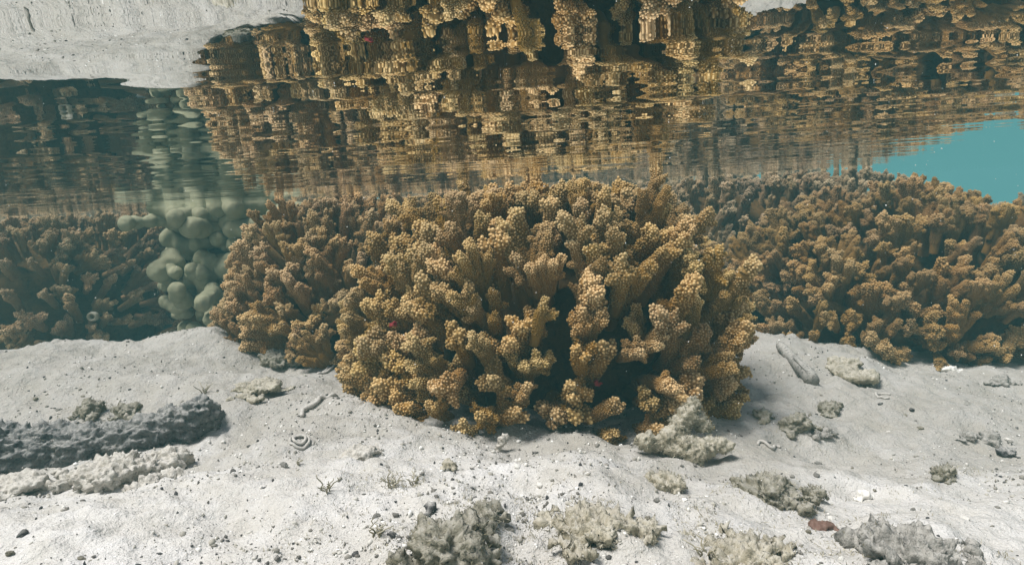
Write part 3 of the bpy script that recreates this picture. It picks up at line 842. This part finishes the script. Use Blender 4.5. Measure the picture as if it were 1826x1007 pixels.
# algae tufts on open sand
def tuft(label, px, py, hgt, n, seed, mat='turf'):
    b = ground(px, py); s = scale_at(b); rg = np.random.default_rng(seed)
    root = empty('algae_tuft', b, label, 'seaweed', 'algae tufts on the sand')
    for k in range(n):
        a = rg.uniform(0, 6.28); L = hgt * s * rg.uniform(.3, 1.0); lean = rg.uniform(.2, 1.3)
        path = [(0.004 * math.cos(a), .004 * math.sin(a), -.004)]
        for q in range(1, 6):
            t = q / 5; path.append((math.cos(a) * (.004 + lean * L * t ** 1.5) + rg.normal(0, .0022), math.sin(a) * (.004 + lean * L * t ** 1.5), L * t))
        V, Fc = tube(path, np.linspace(.0012, .0006, 6), 5)
        link('frond', mesh_from('frond', V, Fc, M['turf_pale' if k % 3 else mat]), root)
tuft('sparse brown sprig standing on the pale front slope', 583, 878, 34, 7, 1)
tuft('bushy brown sprig left of the turf-covered front rock', 700, 868, 26, 9, 2)
tuft('short double sprig on the sand behind the turf-covered front rock', 738, 862, 20, 6, 3)
tuft('tiny stalk on the slope below the flat coil', 528, 830, 14, 3, 4)
tuft('brown stalks growing from the crumbly twiggy rubble', 1010, 965, 38, 8, 5)
tuft('thin stalks at the front edge of the crumbly twiggy rubble', 1075, 975, 34, 5, 6)
tuft('low sprig behind the clubbed end of the dead branch', 365, 700, 18, 8, 7)
tuft('dark sprig left of the front rock on the white sand', 672, 960, 26, 8, 8)
tuft('weedy sprig beside the shaggy olive mound', 1420, 905, 24, 7, 9)
tuft('little sprig on the brown crumbly ridge', 1255, 990, 26, 8, 10)

# red sponges and the pale ring in the corals
def sponge(label, px, py, D, sz, seed):
    p = P_at(px, py, D); rg = np.random.default_rng(seed)
    sph = [(tuple(rg.normal(0, sz * .5, 3)), sz * rg.uniform(.5, .8)) for _ in range(5)]
    lump_thing('red_sponge', label, 'sponge', p, sph, 'red', .0022, .002, 150, seed, group='red sponges inside the golden dome')
sponge('small red sponge low on the shoulder of the golden dome near the tan coral', 701, 577, 1.36, .007, 1)
sponge('dark red sponge in a low gap of the golden dome above the forked fragment', 1064, 684, 1.27, .008, 2)
def ring():
    p = P_at(166, 564, 2.62); V, Fc = [], []
    n, m = 20, 10
    for i in range(n):
        for j in range(m):
            a = i * 2 * math.pi / n; b = j * 2 * math.pi / m; rr_ = .014 + .0055 * math.cos(b)
            V.append((math.cos(a) * rr_ * 1.15, .012 * math.sin(b) * 1.2, math.sin(a) * rr_))
            Fc.append([i * m + j, ((i + 1) % n) * m + j, ((i + 1) % n) * m + (j + 1) % m, i * m + (j + 1) % m])
    tag(link('tube_mouth', mesh_from('tube_mouth', np.array(V), np.array(Fc), M['rubble']), loc=p), 'pale round tube mouth among the dim brown branches', 'tube')
ring()

# pebbles that can be counted
rg = np.random.default_rng(77)
pm = []
for i in range(8):
    V0, F0 = ico(3); V = V0 * np.array([1, rg.uniform(.6, .9), rg.uniform(.4, .7)])
    V = V * (1 + .28 * fbm(V0 * 1.6, 500 + i, 3))[:, None]; pm.append(mesh_from('pebble', V, F0, M['grey']))
cnt = 0
while cnt < 60:
    px, py = rg.uniform(-20, 1840), rg.uniform(690, 1000)
    if 560 < px < 1390 and py < 790: continue
    if px < 900 and rg.random() < .6: continue
    b = ground(px, py)
    if b.y > 2.3: continue
    o = link('pebble', pm[rg.integers(8)], loc=b); r = rg.uniform(.003, .008)
    o.scale = (r, r, r); o.rotation_euler = (rg.normal(0, .3), rg.normal(0, .3), rg.uniform(0, 6.28))
    o.material_slots[0].link = 'OBJECT'; mt = ['grey', 'pale', 'dark', 'rubble', 'white'][rg.choice(5, p=[.3, .25, .1, .25, .1])]; o.material_slots[0].material = M[mt]
    tag(o, {'grey': 'small grey pebble lying loose on the white sand', 'pale': 'small cream pebble lying loose on the white sand', 'dark': 'small blackish pebble lying loose on the white sand',
            'rubble': 'small tan coral pebble lying loose on the white sand', 'white': 'small bright white shell bit lying loose on the white sand'}[mt], 'pebble', {'grey': 'grey', 'pale': 'cream', 'dark': 'blackish', 'rubble': 'tan', 'white': 'white'}[mt] + ' pebbles on the sand')
    cnt += 1

# grit: crumbs of shell and coral nobody could count
def grit():
    rg = np.random.default_rng(99); V0, F0 = ico(1)
    n = 26000; D = .62 + 1.7 * rg.random(n) ** 1.7; lat = rg.uniform(-1.0, 1.0, n) * .82 * D
    cl = n2(lat, D, 5, 61, 3); k = rg.random(n) < np.clip(.35 + 1.3 * cl, .06, 1); D, lat = D[k], lat[k]
    z = zt(lat, D); n = len(D)
    size = (.0008 + .0026 * rg.random(n) ** 4)
    V = V0[None] * (1 + .45 * rg.uniform(-1, 1, (n, len(V0), 1)))
    V = V * size[:, None, None] * rg.uniform(.4, 1.6, (n, 1, 3)) + np.stack([lat, D, z + size * .2], 1)[:, None]
    Fc = F0[None] + (np.arange(n) * len(V0))[:, None, None]
    tone = np.repeat(rg.random(n) ** .9, len(V0))
    o = link('shell_grit', mesh_from('shell_grit', V.reshape(-1, 3), Fc.reshape(-1, 3), M['grit'], {'tone': tone}, smooth=False))
    tag(o, 'crumbs of shell and coral grit strewn over the white sand', 'grit', kind='stuff')
grit()

def specks():
    rg = np.random.default_rng(31); V0, F0 = ico(1); n = 420
    D = rg.uniform(.45, 1.6, n); x = rg.uniform(-.78, .78, n) * D; z = rg.uniform(-.42, SURF - .01, n); size = rg.uniform(.00022, .0006, n)
    k = z > zt(x, D) + .01; D, x, z, size = D[k], x[k], z[k], size[k]; n = len(D)
    V = V0[None] * (1 + .3 * rg.uniform(-1, 1, (n, len(V0), 1))) * size[:, None, None] + np.stack([x, D, z], 1)[:, None]
    Fc = F0[None] + (np.arange(n) * len(V0))[:, None, None]
    tag(link('suspended_particles', mesh_from('suspended_particles', V.reshape(-1, 3), Fc.reshape(-1, 3), M['white'])), 'pale specks of matter drifting in the water', 'particles', kind='stuff')
specks()

def sand_turf():
    rg = np.random.default_rng(123)
    spots = [(830, 960, .16, 2600), (1065, 945, .14, 2200), (1320, 985, .15, 2400), (715, 865, .06, 700), (1380, 880, .08, 1300), (1640, 985, .12, 1600), (1190, 862, .05, 600), (440, 690, .07, 700),
             (1450, 770, .07, 900), (1700, 850, .07, 700), (640, 975, .08, 700), (230, 860, .06, 500), (960, 900, .10, 700), (1560, 900, .10, 500), (190, 735, .07, 600)]
    B = []
    for px, py, r, n in spots:
        b = ground(px, py); k = int(n * .9)
        x = b.x + rg.normal(0, r * .6, k); y = b.y + rg.normal(0, r * .45, k)
        ok = n2(x, y, 24, 303, 2) > .08
        x, y = x[ok], y[ok]; B.append(np.stack([x, y, zt(x, y) - .0005], 1))
    B = np.vstack(B); N = np.tile(np.array([[0, 0, 1.0]]), (len(B), 1))
    me = strips(rg, B, N, .0045, .0006, 1.6); me.materials.append(M['turf_pale'])
    tag(link('turf_algae', me), 'short dusty turf algae in patches on the white sand', 'algae', kind='stuff')
sand_turf()

# ------------------------------------------------------------------ the water itself, as even haze
def haze():
    lo = (-110, -110, -7.0); hi = (110, 110, SURF + .06)
    V = [(x, y, z) for x in (lo[0], hi[0]) for y in (lo[1], hi[1]) for z in (lo[2], hi[2])]
    Fc = [[0, 1, 3, 2], [4, 6, 7, 5], [0, 4, 5, 1], [2, 3, 7, 6], [0, 2, 6, 4], [1, 5, 7, 3]]
    m = bpy.data.materials.new('haze'); m.use_nodes = True; t = m.node_tree
    t.nodes.remove(t.nodes['Principled BSDF'])
    pv = t.nodes.new('ShaderNodeVolumePrincipled')
    pv.inputs['Color'].default_value = (.165, .45, .475, 1)
    pv.inputs['Density'].default_value = .056
    pv.inputs['Anisotropy'].default_value = 0.0
    t.links.new(pv.outputs[0], t.nodes['Material Output'].inputs['Volume'])
    o = link('haze', mesh_from('haze', np.array(V), Fc, m, smooth=False))
    tag(o, 'blue-green haze of the sea water around the corals', 'haze', kind='stuff')
haze()
